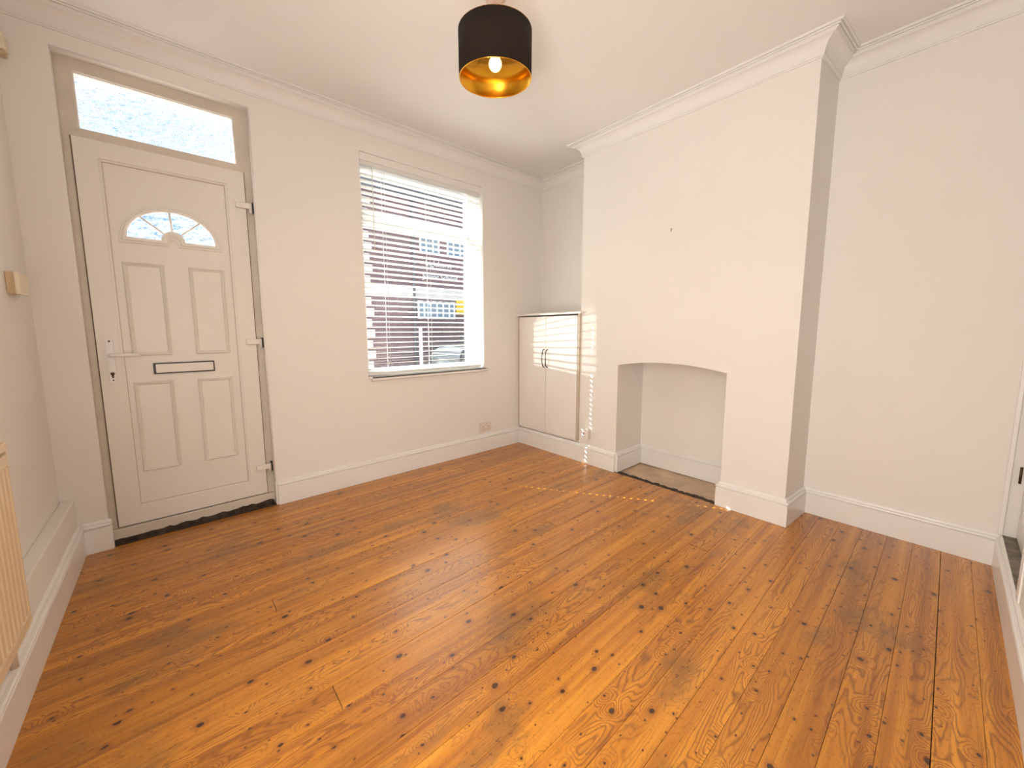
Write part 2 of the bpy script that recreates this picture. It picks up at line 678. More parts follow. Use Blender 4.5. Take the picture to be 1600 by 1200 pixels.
# chimney breast with arched opening
w = MB()
w.box((0, BY0, -0.02), (NBX, NY0, ZC + 0.05))
w.prism([(0, BY1), (XR + 0.02, BY1 - 0.024), (NBX, BY1), (NBX, NY1), (0, NY1)], 2, -0.02, ZC + 0.05)
N = 20
arch = []
for i in range(N + 1):
    t = i / N
    arch.append((NY0 + (NY1 - NY0) * t, 0.880 + 0.040 * (1 - (2 * t - 1) ** 2)))
t_ = bmesh.new()
for i in range(N):
    (ya, za), (yb, zb) = arch[i], arch[i + 1]
    vs = {}
    for X in (0, NBX):
        for nm, yy, zz in (('a', ya, za), ('b', yb, zb), ('c', yb, ZC + .05), ('d', ya, ZC + .05)):
            vs[(X, nm)] = t_.verts.new((X, yy, zz))
    for X in (0, NBX):
        t_.faces.new([vs[(X, k)] for k in 'abcd'])
    t_.faces.new((vs[(0, 'a')], vs[(0, 'b')], vs[(NBX, 'b')], vs[(NBX, 'a')]))
bmesh.ops.remove_doubles(t_, verts=t_.verts[:], dist=1e-5)
bmesh.ops.recalc_face_normals(t_, faces=t_.faces[:])
w._merge(t_)
w.box((NBX, BY0, -0.02), (NBX + 0.15, BY1, ZC + 0.05))
struct(obj('wall_chimney_breast', w, WALL), 'projecting cream chimney breast with an arched fireplace niche', 'wall')

# back wall with the raised door at the right
CD0, CD1 = -0.36, XR          # raised cupboard door
w = MB()
w.box((XL, YB, -0.15), (CD0, YB - 0.15, ZC + 0.05))
w.box((CD0, YB, 2.05), (CD1, YB - 0.15, ZC + 0.05))
w.box((CD0, YB, -0.15), (CD1, YB - 0.15, 0.145))
w.box((CD0, YB - 0.12, 0.1), (CD1, YB - 0.15, 2.1))
struct(obj('wall_back', w, WALL), 'cream wall at the far right edge holding the raised white door', 'wall')

w = MB().box((XL - 0.2, T, ZC), (XR + 0.25, YB - 0.2, ZC + 0.12))
struct(obj('ceiling', w, CEIL), 'pale cream plaster ceiling above the pendant lamp', 'ceiling')

# floor -----------------------------------------------------------------
fl = obj('floor', MB().box((XL, 0.0, -0.10), (XR, YB - 0.05, -0.022)), SUBFL)
struct(fl, 'orange varnished pine floorboards with dark knots', 'floor')
edges = [0.0, -0.135, -0.235, -0.333, -0.433, -0.533]
y = -0.533
while y > -3.2:
    y -= 0.0995
    edges.append(y)
# snap known joints
known = [-1.735, -1.833, -1.934, -2.028, -2.129, -2.230, -2.330, -2.430, -2.530, -2.628, -2.730, -2.830, -2.930, -3.030, -3.115]
edges = [0.0, -0.135]
k = 16
for i in range(1, k + 1):
    edges.append(-0.135 + (-1.735 + 0.135) * i / k)
edges += known[1:]
butt = {16: [-2.35], 4: [-1.55], 10: [-2.42], 13: [-1.02], 20: [-0.62], 26: [-1.75], 2: [-0.9]}
rb = random.Random(3)
for i in range(len(edges) - 1):
    ya, yb = edges[i], edges[i + 1]
    x0 = XL + 0.03
    x1 = 0.0 if (BY1 < (ya + yb) / 2 < BY0 + 0.02) else XR
    if (ya + yb) / 2 > BY0:
        x1 = XR
    cuts = [x0] + sorted(butt.get(i, [])) + [x1]
    for c in range(len(cuts) - 1):
        ga = 0.0011 if abs(ya + 2.93) < 0.005 else 0.0004
        gb = 0.0011 if abs(yb + 2.93) < 0.005 else 0.0004
        dz = rb.uniform(-0.0008, 0.0006)
        bb = MB().box((cuts[c] + (0.001 if c else 0), ya - ga, -0.022), (cuts[c + 1] - 0.001, yb + gb, dz), 0.0007)
        obj('floorboard', bb, FLOORM, fl)

# hearth slab in the niche, with a broken dark edge
hz = -0.011
hs = obj('hearth_slab', MB().prism([(0.018, NY0), (NBX, NY0), (NBX, NY1), (0.018, NY1)] +
                                    [(0.018 + rb.uniform(-.006, .006), NY1 + (NY0 - NY1) * k / 12) for k in range(1, 12)], 2, -0.06, hz), HEARTH)
tag(hs, 'rough brown concrete hearth slab on the floor of the arched niche', 'hearth', kind='structure')
pts = []
for k in range(41):
    yy = NY0 + (NY1 - NY0) * k / 40
    pts.append((0.026 + rb.uniform(-0.010, 0.012) + 0.012 * k / 40, yy))
for k in range(40, -1, -1):
    yy = NY0 + (NY1 - NY0) * k / 40
    pts.append((-0.008 + rb.uniform(-0.010, 0.004), yy))
obj('broken_edge', MB().prism(pts, 2, -0.03, 0.0012), DIRT, hs)

# ------------------------------------------------------------------ baseboards
H = 0.1625
BT = 0.020


def base_profile(h=H, t=BT):
    p = [(0, 0), (t, 0), (t, h * 0.765), (t - 0.002, h * 0.775), (t - 0.006, h * 0.78), (t - 0.006, h * 0.795)]
    for k in range(7):
        a = -math.pi / 2 + math.pi * k / 6
        p.append((t - 0.007 + 0.009 * math.cos(a), h * 0.85 + h * 0.05 * math.sin(a)))
    p += [(t - 0.011, h * 0.905), (t - 0.011, h * 0.925)]
    for k in range(4):
        a = math.pi / 2 * k / 3
        p.append((0.002 + (t - 0.011) * math.cos(a), h * 0.93 + h * 0.07 * math.sin(a)))
    p.append((0, h))
    return p


BP = base_profile()
# sweep: profile offset to the left of travel (into the room)
gaps = []


def baseboard(name, path, label, m=GLOSS, prof=None):
    o = obj(name, MB().sweep(path, prof or BP), m)
    struct(o, label, 'baseboard')
    return o


baseboard('baseboard_front', [(DX0 + 0.013, 0), (-3.105 + BT, 0)], 'short white skirting board between the left wall and the front door')
baseboard('baseboard_front', [(0.0, 0), (DX1 + 0.012, 0)], 'white skirting board under the window, right of the front door')
baseboard('baseboard_left', [(-3.105, 0), (-3.105, -2.18)], 'long white skirting board along the left wall under the radiator')
baseboard('baseboard_right', [(NBX, NY0 - BT), (NBX, NY0 - BT)][:0] + [(0.0, NY0), (0.0, 0.0)], 'white skirting board under the built-in cupboard, left of the niche')
baseboard('baseboard_fireplace', [(NBX, NY1), (NBX, NY0), (0.0 - BT * 0 + 0.0, NY0)], 'greyish white skirting board round the inside of the arched niche', prof=base_profile())
baseboard('baseboard_alcove', [(XR, YB), (XR, BY1 - 0.024), (0.0, BY1), (0.0, NY1), (NBX - 0.03, NY1)],
          'white skirting board wrapping the chimney breast and the right alcove')
baseboard('baseboard_back', [(XL, YB), (XR - 0.02, YB)], 'white skirting board running towards the camera at the right edge')

# ------------------------------------------------------------------ cornice
cp = [(0, ZC - 0.100), (0.007, ZC - 0.100), (0.009, ZC - 0.094), (0.014, ZC - 0.092)]
for k in range(9):
    a = math.pi / 2 * k / 8
    cp.append((0.014 + 0.052 * (1 - math.cos(a)), ZC - 0.090 + 0.062 * math.sin(a)))
cp += [(0.066, ZC - 0.028), (0.070, ZC - 0.020), (0.078, ZC - 0.024), (0.080, ZC - 0.018), (0.078, ZC - 0.012), (0.086, ZC - 0.016),
       (0.090, ZC - 0.012), (0.088, ZC - 0.005), (0.098, ZC - 0.010), (0.103, ZC - 0.006), (0.103, ZC + 0.004), (0, ZC + 0.004)]
w = MB().sweep([(XL, YB), (XR, YB)], cp)
struct(obj('trim_back', w, CEIL), 'moulded plaster cornice above the back wall', 'cornice')
w = MB().sweep([(XR, YB), (XR, BY1 - 0.024), (0, BY1), (0, BY0), (XR, BY0), (XR, 0), (XL, 0), (XL, YB)], cp)
struct(obj('trim_2', w, CEIL), 'moulded plaster cornice running round the top of the walls and chimney breast', 'cornice')

# ------------------------------------------------------------------ front door
FY = 0.052      # frame face
LY = 0.040      # leaf face
d1 = empty('door_1', (-2.606, 0.06, 0.0))
struct(d1, 'white plastic front door with fanlight, letterbox and frosted glass pane above', 'door')
f = MB()
f.prism([(DX0, 0.0), (DX0 + 0.060, 0.0), (DX0 + 0.060, DZ - 0.058), (DX0, DZ)], 1, FY, FY + 0.07)
f.prism([(DX1, 0.0), (DX1 - 0.072, 0.0), (DX1 - 0.072, DZ - 0.058), (DX1, DZ)], 1, FY, FY + 0.07)
f.prism([(DX0, DZ), (DX0 + 0.060, DZ - 0.058), (DX1 - 0.072, DZ - 0.058), (DX1, DZ)], 1, FY, FY + 0.07)
f.box((DX0 + 0.05, FY, 2.070), (DX1 - 0.06, FY + 0.07, 2.160))
f.prism([(DX0 + 0.03, 2.118), (DX0 + 0.06, 2.160), (DX1 - 0.07, 2.160), (DX1 - 0.04, 2.118)], 1, LY + 0.002, FY + 0.01)
f.box((DX0, FY - 0.02, 0.020), (DX1, FY + 0.07, 0.078), 0.004)
fr = obj('door_frame', f, UPVC_D, d1)
th = MB()
pp = [(DX0 + .01, -0.01)]
for k in range(31):
    pp.append((DX0 + .01 + (DX1 - DX0 - .02) * k / 30, 0.018 + rb.uniform(-0.002, 0.012) + 0.010 * (k / 30)))
pp.append((DX1 - .01, -0.01))
th.prism(pp, 1, FY - 0.024, FY + 0.03)
th.box((DX0, -0.004, -0.02), (DX1, FY + 0.02, 0.001))
obj('worn_threshold', th, DIRT, d1)
tg = MB().box((DX0 + 0.055, FY + 0.030, 2.150), (DX1 - 0.066, FY + 0.036, DZ - 0.05))
obj('transom_pane', tg, OBSC, d1)
# dark glazing line at top of the transom pane
obj('glazing_bead', MB().frame(DX0 + 0.058, DX1 - 0.069, 2.156, DZ - 0.056, 0.006, FY + 0.012, FY + 0.028), UPVC, d1)
LX0, LX1, LZ0, LZ1 = -2.963, -2.258, 0.085, 2.118
IX0, IX1, IZ0, IZ1 = -2.868, -2.357, 0.188, 2.023
leaf = MB()
o4 = [(LX0, LZ0), (LX1, LZ0), (LX1, LZ1), (LX0, LZ1)]
g = 0.010
i4 = [(IX0 - g, IZ0 - g), (IX1 + g, IZ0 - g), (IX1 + g, IZ1 + g), (IX0 - g, IZ1 + g)]
leaf.bm.verts.ensure_lookup_table()
for k in range(4):
    j = (k + 1) % 4
    leaf.prism([o4[k], o4[j], i4[j], i4[k]], 1, LY, LY + 0.06)
leafo = obj('leaf_frame', leaf, UPVC, d1)
bead = MB()
i5 = [(IX0, IZ0), (IX1, IZ0), (IX1, IZ1), (IX0, IZ1)]
for k in range(4):
    j = (k + 1) % 4
    bead.prism([i4[k], i4[j], i5[j], i5[k]], 1, LY + 0.006, LY + 0.05)
obj('panel_bead', bead, UPVC, d1)
obj('panel_gasket', MB().frame(IX0 - 0.001, IX1 + 0.001, IZ0 - 0.001, IZ1 + 0.001, 0.0035, LY + 0.0135, LY + 0.03), LAMD, d1)
obj('leaf_gasket', MB().frame(LX0 - 0.005, LX1 + 0.004, LZ0 - 0.004, LZ1 + 0.002, 0.010, LY + 0.006, LY + 0.03), GASK, d1)

tb = MB()  # bead added to catch light where the reveal edge is lit
tb.tube([(DX0 - 0.001, 0.003, DZ + 0.001), (DX1 + 0.001, 0.003, DZ + 0.001)], 0.006, 8)
tb.tube([(DX1 + 0.001, 0.003, DZ + 0.001), (DX1 + 0.001, 0.003, H)], 0.006, 8)
tb.tube([(DX0 - 0.001, 0.003, DZ + 0.001), (DX0 - 0.001, 0.003, H)], 0.003, 8)
struct(obj('trim_3', tb, LAM), 'rounded white plaster bead round the front door opening, added to catch light', 'trim')
# centre panel with real fanlight opening (half ellipse with raised hub)
PY = LY + 0.016
FCX, FBZ = -2.615, 1.660
FRX, FRZ = 0.192, 0.160        # glazed half ellipse radii
HRX, HRZ = 0.050, 0.052


def fan_outline(grow=0.0, n=28):
    """closed outline: outer arc left->right, then base with hub bump back"""
    rx, rz = FRX + grow, FRZ + grow
    hx, hz_ = max(HRX - grow, 0.012), max(HRZ - grow * 0.6, 0.012)
    zb = FBZ - grow
    out = []
    for k in range(n + 1):
        a = math.pi - math.pi * k / n
        out.append((FCX + rx * math.cos(a), zb + (rz + grow) * max(math.sin(a), 0)))
    inn = []
    m_ = 14
    for k in range(m_ + 1):
        a = math.pi * k / m_
        inn.append((FCX + hx * math.cos(a), zb + hz_ * math.sin(a)))
    return out, inn


out_, inn_ = fan_outline(0)
ring = out_ + inn_            # outline order: left base -> arc -> right base -> hub right -> hub left
pan = bmesh.new()
# panel face: fill a rectangle with the fan hole by triangle_fill
vo = [pan.verts.new((x, PY, z)) for x, z in i5]
eo = [pan.edges.new((vo[k], vo[(k + 1) % 4])) for k in range(4)]
vi = [pan.verts.new((x, PY, z)) for x, z in ring]
ei = [pan.edges.new((vi[k], vi[(k + 1) % len(vi)])) for k in range(len(vi))]
bmesh.ops.triangle_fill(pan, use_beauty=True, use_dissolve=False, edges=eo + ei)
# drop triangles that fell inside the opening


def inside(px, pz, poly):
    c = False
    for a in range(len(poly)):
        x1_, z1_ = poly[a]
        x2_, z2_ = poly[a - 1]
        if (z1_ > pz) != (z2_ > pz) and px < (x2_ - x1_) * (pz - z1_) / (z2_ - z1_) + x1_:
            c = not c
    return c


bad = [q for q in pan.faces if inside(q.calc_center_median().x, q.calc_center_median().z, ring)]
bmesh.ops.delete(pan, geom=bad, context='FACES_ONLY')
ext = bmesh.ops.extrude_face_region(pan, geom=pan.faces[:])
bmesh.ops.translate(pan, verts=[e for e in ext['geom'] if isinstance(e, bmesh.types.BMVert)], vec=(0, 0.03, 0))
bmesh.ops.recalc_face_normals(pan, faces=pan.faces[:])
pm = MB()
pm._merge(pan)
obj('door_panel', pm, UPVC, d1)


def ring_moulding(name, loops, closed=True):
    """loops: list of (list of (x,z), y); bridges successive loops"""
    t = bmesh.new()
    V = [[t.verts.new((x, yy, z)) for x, z in lp] for lp, yy in loops]
    for a in range(len(V) - 1):
        for k in range(len(V[a])):
            q = (k + 1) % len(V[a])
            t.faces.new((V[a][k], V[a][q], V[a + 1][q], V[a + 1][k]))
    bmesh.ops.recalc_face_normals(t, faces=t.faces[:])
    m_ = MB()
    m_._merge(t)
    return obj(name, m_, UPVC, d1)


def lp(gr):
    a, b = fan_outline(gr)
    return a + b


ring_moulding('fanlight_moulding', [(lp(-0.002), PY + 0.02), (lp(-0.002), PY - 0.004), (lp(0.006), PY - 0.010), (lp(0.014), PY - 0.009),
                                    (lp(0.020), PY - 0.004), (lp(0.026), PY - 0.006), (lp(0.030), PY - 0.004), (lp(0.031), PY + 0.004)])
# four panes with three muntins
angs = [180, 133, 92, 50, 0]
for k in range(4):
    a0, a1 = math.radians(angs[k]), math.radians(angs[k + 1])
    poly = []
    for s in range(9):
        a = a0 + (a1 - a0) * s / 8
        poly.append((FCX + (FRX + .003) * math.cos(a), FBZ + (FRZ + .003) * math.sin(a)))
    for s in range(9):
        a = a1 + (a0 - a1) * s / 8
        poly.append((FCX + (HRX - .003) * math.cos(a), FBZ + (HRZ - .003) * math.sin(a)))
    obj('fanlight_pane', MB().prism(poly, 1, PY + 0.014, PY + 0.018), OBSC, d1)
for a in (133, 92, 50):
    r = math.radians(a)
    p0 = Vector((FCX + HRX * math.cos(r), PY + 0.012, FBZ + HRZ * math.sin(r)))
    p1 = Vector((FCX + FRX * math.cos(r), PY + 0.012, FBZ + FRZ * math.sin(r)))
    obj('muntin', MB().tube([p0, p1], 0.0050, 8), UPVC, d1)


def rect_lp(x0, x1, z0, z1, g):
    return [(x0 - g, z0 - g), (x1 + g, z0 - g), (x1 + g, z1 + g), (x0 - g, z1 + g)]


for (x0, x1, z0, z1) in ((-2.835, -2.666, 1.024, 1.530), (-2.562, -2.394, 1.024, 1.528),
                         (-2.843, -2.674, 0.370, 0.880), (-2.567, -2.397, 0.372, 0.878)):
    g = lambda q: rect_lp(x0, x1, z0, z1, q)
    ring_moulding('panel_moulding', [(g(0.0), PY + 0.002), (g(-0.001), PY - 0.006), (g(-0.006), PY - 0.010), (g(-0.011), PY - 0.005),
                                     (g(-0.014), PY - 0.007), (g(-0.019), PY - 0.002), (g(-0.022), PY + 0.003)])
# letter box
lb = obj('letterbox', MB().box((-2.755, PY - 0.010, 0.918), (-2.480, PY + 0.002, 0.981), 0.003), DARK, d1)
obj('letterbox_flap', MB().box((-2.745, PY - 0.0135, 0.925), (-2.486, PY - 0.008, 0.974), 0.002), UPVC, lb)
# handle
hp = MB()
hp_pts = []
for k in range(9):
    a = math.pi * k / 8
    hp_pts.append((-2.9155 + 0.0145 * math.cos(a), 1.108 + 0.0145 * math.sin(a)))
for k in range(9):
    a = math.pi + math.pi * k / 8
    hp_pts.append((-2.9155 + 0.0145 * math.cos(a), 0.902 + 0.0145 * math.sin(a)))
hp.prism(hp_pts, 1, LY - 0.012, LY + 0.002)
hd = obj('door_handle', hp, WHITEP, d1)
obj('lever', MB().tube([(-2.9155, LY - 0.005, 1.034), (-2.9155, LY - 0.040, 1.034), (-2.905, LY - 0.050, 1.034),
                        (-2.885, LY - 0.052, 1.034), (-2.84, LY - 0.051, 1.033), (-2.800, LY - 0.050, 1.032)],
                       [0.010, 0.009, 0.009, 0.009, 0.009, 0.008], 12), WHITEP, hd)
kh = MB()
kh.lathe([(0.0, 0.0), (0.0085, 0.0), (0.0085, 0.004), (0.0, 0.004)], (-2.9155, LY - 0.0145, 0.935), (0, 1, 0), 16)
kh.box((-2.9195, LY - 0.0145, 0.912), (-2.9115, LY - 0.010, 0.932), 0.001)
kc_ = obj('keyhole', kh, BRASS, hd)
obj('screw', MB().lathe([(0, 0), (0.0045, 0), (0.0045, 0.003), (0, 0.003)], (-2.9155, LY - 0.0135, 1.107), (0, 1, 0), 12), BRASS, hd)
obj('screw', MB().lathe([(0, 0), (0.0035, 0), (0.0035, 0.003), (0, 0.003)], (-2.9155, LY - 0.0135, 0.900), (0, 1, 0), 12), BRASS, hd)
for z in (1.925, 1.093, 0.268):
    h_ = obj('hinge', MB().box((-2.312, LY - 0.016, z - 0.020), (-2.240, LY + 0.004, z + 0.014), 0.004), UPVC, d1)
    obj('hinge_knuckle', MB().tube([(-2.236, LY - 0.010, z - 0.045), (-2.236, LY - 0.010, z + 0.016)], 0.0085, 10), UPVC, h_)
    obj('hinge_plate', MB().box((-2.230, LY - 0.004, z - 0.040), (-2.219, LY + 0.018, z + 0.022)), SEAL, h_)

# ------------------------------------------------------------------ window
wd = empty('window_1', (-1.005, 0.18, WZ0))
struct(wd, 'white framed window with a fixed top light behind the venetian blind', 'window')
fy0, fy1 = 0.150, 0.215
obj('window_frame', MB().frame(WX0, WX1, WZ0 - 0.02, WZ1, 0.062, fy0, fy1), WHITEP, wd)
obj('transom_bar', MB().box((WX0 + 0.05, fy0, 1.965), (WX1 - 0.05, fy1, 2.065), 0.005), WHITEP, wd)
obj('pane', MB().box((WX0 + 0.055, 0.18, WZ0 + 0.03), (WX1 - 0.055, 0.184, 1.975)), GLASS, wd)
obj('pane', MB().box((WX0 + 0.055, 0.18, 2.055), (WX1 - 0.055, 0.184, WZ1 - 0.055)), GLASS, wd)
ws = MB().prism([(0.16, WZ0 - 0.022), (0.16, WZ0), (-0.022, WZ0), (-0.030, WZ0 - 0.006), (-0.030, WZ0 - 0.014), (-0.020, WZ0 - 0.022)],
                0, WX0 + 0.001, WX1 - 0.001)
ws.prism([(0.0, WZ0 - 0.022), (0.0, WZ0), (-0.022, WZ0), (-0.030, WZ0 - 0.006), (-0.030, WZ0 - 0.030), (-0.012, WZ0 - 0.038), (0.0, WZ0 - 0.038)],
         0, WX0 + 0.02, WX1 + 0.02)
obj('window_sill', ws, GLOSS, wd)

# ------------------------------------------------------------------ venetian blind
bl = empty('venetian_blind', (-1.010, 0.045, WZ0))
tag(bl, 'white horizontal slatted venetian blind hanging in the window', 'blind')
SX0, SX1 = -1.548, -0.470
obj('valance', MB().box((SX0 - 0.006, 0.008, 2.380), (SX1 + 0.012, 0.016, WZ1 - 0.004), 0.002), WALL, bl)
obj('headrail', MB().box((SX0, 0.020, 2.352), (SX1, 0.072, 2.384), 0.003), SLAT, bl)
NS = 37
zt, zb = 2.330, 0.858
pitch_ = (zt - zb) / (NS - 1)
LAD = (-1.370, -0.995, -0.620)


def slat_mesh(holes=True):
    t = bmesh.new()
    D, c0, TILT = 0.050, 0.045, -0.10
    ys = [-0.025, -0.014, -0.0065, 0.0065, 0.014, 0.025]
    crown = lambda yy: 0.0035 * (1 - (yy / 0.025) ** 2) + yy * TILT
    xs = [SX0]
    for lx in LAD:
        xs += [lx - 0.006, lx + 0.006]
    xs.append(SX1)
    th_ = 0.0028
    grid = {}
    for i, x in enumerate(xs):
        for j, yy in enumerate(ys):
            for k in (0, 1):
                grid[i, j, k] = t.verts.new((x, c0 + yy, crown(yy) + (th_ if k else 0)))
    hole = lambda i, j: holes and i in (1, 5) and j == 2
    for i in range(len(xs) - 1):
        for j in range(len(ys) - 1):
            if hole(i, j):
                # walls of the slot
                for (a, b) in (((i, j), (i + 1, j)), ((i + 1, j), (i + 1, j + 1)), ((i + 1, j + 1), (i, j + 1)), ((i, j + 1), (i, j))):
                    t.faces.new((grid[(*a, 0)], grid[(*b, 0)], grid[(*b, 1)], grid[(*a, 1)]))
                continue
            t.faces.new((grid[i, j, 1], grid[i + 1, j, 1], grid[i + 1, j + 1, 1], grid[i, j + 1, 1]))
            t.faces.new((grid[i, j, 0], grid[i, j + 1, 0], grid[i + 1, j + 1, 0], grid[i + 1, j, 0]))
    for i in range(len(xs) - 1):
        for j in (0, len(ys) - 1):
            t.faces.new((grid[i, j, 0], grid[i + 1, j, 0], grid[i + 1, j, 1], grid[i, j, 1]))
    for j in range(len(ys) - 1):
        for i in (0, len(xs) - 1):
            t.faces.new((grid[i, j, 0], grid[i, j + 1, 0], grid[i, j + 1, 1], grid[i, j, 1]))
    bmesh.ops.recalc_face_normals(t, faces=t.faces[:])
    return t


sm = MB()
sm._merge(slat_mesh())
s0 = obj('slat', sm, SLAT, bl)       # geometry at z = 0 .. relative to root
# the mesh was shifted by the root location: lift each copy to its own height
for k in range(NS):
    o = s0 if k == 0 else s0.copy()
    if k:
        COL.objects.link(o)
        o.parent = bl
    zz = zt - k * pitch_ + random.uniform(-0.0008, 0.0008)
    o.location = (random.uniform(-0.0015, 0.0015), 0, zz)
obj('bottom_rail', MB().box((SX0, 0.020, WZ0 + 0.004), (SX1, 0.070, WZ0 + 0.026), 0.004), SLAT, bl)
for lx in LAD:
    for yy in (0.0175, 0.0725):
        obj('ladder_cord', MB().tube([(lx, yy, WZ0 + 0.012), (lx, yy, 2.36)], 0.0014, 5), CORD, bl)
    obj('rail_plug', MB().lathe([(0, 0), (0.006, 0), (0.006, 0.004), (0, 0.004)], (lx, 0.017, WZ0 + 0.012), (0, 1, 0), 10), CORD, bl)
pc = obj('pull_cord', MB().tube([(-0.605, 0.010, 2.36), (-0.603, 0.009, 1.9), (-0.600, 0.010, 1.12)], 0.0016, 5), CORD, bl)
obj('cord_tassel', MB().lathe([(0.0, 0.03), (0.004, 0.028), (0.007, 0.0), (0.0, 0.0)], (-0.600, 0.010, 1.09), (0, 0, 1), 10), CORD, pc)
obj('tilt_wand', MB().tube([(-1.462, 0.012, 2.36), (-1.465, 0.010, 1.75)], 0.003, 6), CORD, bl)

# ------------------------------------------------------------------ built-in cupboard
cb_ = empty('built_in_cupboard', (-0.02, -0.40, H))
tag(cb_, 'white two-door cupboard built into the alcove beside the window', 'cupboard')
CZ1 = 1.296
obj('top_board', MB().box((-0.045, -0.003, CZ1), (XR, BY0 + 0.001, CZ1 + 0.019), 0.003).box((-0.045, BY0, CZ1), (-0.001, BY0 - 0.030, CZ1 + 0.019), 0.003), LAM, cb_)
obj('carcass', MB().box((0.0, -0.002, H + 0.004), (XR - 0.002, -0.020, CZ1)).box((0.0, BY0 + 0.022, H + 0.004), (XR - 0.002, BY0 + 0.002, CZ1))
    .box((0.0, -0.020, H + 0.004), (XR - 0.002, BY0 + 0.022, H + 0.022)).box((XR - 0.02, -0.020, H + 0.022), (XR - 0.002, BY0 + 0.022, CZ1)), LAM, cb_)
obj('end_strip', MB().box((-0.012, -0.003, H + 0.004), (0.0, -0.022, CZ1)), LAMD, cb_)  # left strip: beige colour stands in for the shadow gap
obj('end_strip', MB().box((-0.018, BY0 + 0.019, H + 0.02), (0.0, BY0 - 0.001, CZ1)), LAMD, cb_)
for (ya, yb, hy) in ((-0.024, -0.3845, -0.366), (-0.3885, -0.758, -0.410)):
    dd = obj('cupboard_door', MB().box((-0.020, ya, H + 0.022), (-0.002, yb, CZ1 - 0.012), 0.0015), LAM, cb_)
    pts = []
    for k in range(15):
        a = math.pi * k / 14
        pts.append((-0.018 - 0.032 * math.sin(a) ** 0.7, hy, 0.893 + 0.083 * math.cos(a)))
    obj('handle', MB().tube(pts, [0.007] + [0.0045] * 13 + [0.007], 8), CHROME, dd)

# ------------------------------------------------------------------ sockets
so = empty('wall_socket', (-0.448, 0, 0.185))
tag(so, 'double electric socket low on the wall right of the window', 'socket', )
obj('back_box', MB().box((-0.519, -0.008, 0.187), (-0.377, 0, 0.277), 0.003), PLAST, so)
obj('face_plate', MB().box((-0.516, -0.013, 0.190), (-0.380, -0.007, 0.274), 0.003), PLAST, so)
for cx_ in (-0.482, -0.414):
    hb = MB().box((cx_ - 0.004, -0.0136, 0.232), (cx_ + 0.004, -0.012, 0.242))
    hb.box((cx_ - 0.015, -0.0136, 0.212), (cx_ - 0.008, -0.012, 0.218)).box((cx_ + 0.008, -0.0136, 0.212), (cx_ + 0.015, -0.012, 0.218))
    obj('pin_holes', hb, BRASS, so)
    obj('rocker_switch', MB().box((cx_ - 0.006, -0.017, 0.252), (cx_ + 0.006, -0.012, 0.266), 0.001), LAM, so)
so2 = empty('wall_socket', (0, -0.862, 0.222))
tag(so2, 'single surface-mounted socket on the chimney breast beside the cupboard', 'socket')
obj('back_box', MB().box((-0.030, -0.822, 0.222), (0, -0.905, 0.305), 0.003), PLAST, so2)
obj('face_plate', MB().box((-0.037, -0.819, 0.219), (-0.029, -0.908, 0.308), 0.003), LAM, so2)
hb = MB().box((-0.0376, -0.8585, 0.262), (-0.036, -0.8685, 0.274)).box((-0.0376, -0.848, 0.240), (-0.036, -0.855, 0.246)).box((-0.0376, -0.872, 0.240), (-0.036, -0.879, 0.246))
obj('pin_holes', hb, BRASS, so2)

nl = obj('wall_hook', MB().tube([(0, -1.549, 1.850), (-0.012, -1.549, 1.848), (-0.016, -1.549, 1.840), (-0.010, -1.549, 1.832)], 0.0022, 6), BRASS, None, loc=(0, -1.549, 1.84))
tag(nl, 'tiny metal picture hook high on the chimney breast', 'hook')

# ------------------------------------------------------------------ radiator
rd = empty('radiator', (-3.155, -1.6, 0.256))
tag(rd, 'cream ribbed panel radiator on the left wall', 'radiator')
ry0, ry1, rz0, rz1 = -1.070, -2.08, 0.262, 0.800
fx = -3.055
pr_ = []
nr = int((ry0 - ry1 - 0.03) / 0.0333)
yy = ry0 - 0.012
pr_.append((fx - 0.020, ry0))
pr_.append((fx - 0.020, yy))
for k in range(nr):
    y0_ = ry0 - 0.014 - k * 0.0333
    pr_ += [(fx - 0.020, y0_), (fx - 0.002, y0_ - 0.004), (fx, y0_ - 0.008), (fx - 0.002, y0_ - 0.013), (fx - 0.020, y0_ - 0.017)]
pr_.append((fx - 0.020, ry1))
poly = pr_ + [(fx - 0.026, ry1), (fx - 0.026, ry0)]
ribm = MB().prism(poly, 2, rz0 + 0.035, rz1 - 0.035)
ribm.box((fx - 0.026, ry0, rz0), (fx - 0.002, ry1, rz0 + 0.036), 0.003)
ribm.box((fx - 0.026, ry0, rz1 - 0.036), (fx - 0.002, ry1, rz1), 0.003)
obj('front_panel', ribm, RAD, rd)
obj('back_panel', MB().box((-3.128, ry0 - 0.004, rz0), (-3.118, ry1, rz1), 0.003), RAD, rd)
tgm = MB().box((fx, ry0, rz1 + 0.012), (fx - 0.005, ry1, rz1 + 0.036), 0.002).box((-3.130, ry0, rz1 + 0.012), (-3.125, ry1, rz1 + 0.036), 0.002)
k = 0
yy = ry0 - 0.012
while yy > ry1 + 0.01:
    tgm.box((-3.126, yy, rz1 + 0.028), (fx - 0.004, yy - 0.010, rz1 + 0.034))
    yy -= 0.024
obj('top_grille', tgm, RAD, rd)
obj('side_cover', MB().box((-3.128, ry0 + 0.0005, rz0 + 0.01), (fx - 0.003, ry0 - 0.002, rz1 + 0.036), 0.001), RAD, rd)
obj('bracket', MB().box((-3.155, ry0 - 0.16, 0.34), (-3.128, ry0 - 0.19, 0.74), 0.002), RAD, rd)
vl = obj('radiator_valve', MB().tube([(-3.09, ry0 - 0.085, rz0 - 0.010), (-3.09, ry0 - 0.060, rz0 - 0.030), (-3.09, ry0 - 0.060, 0.165), ], 0.009, 10)
         , PLAST, rd)

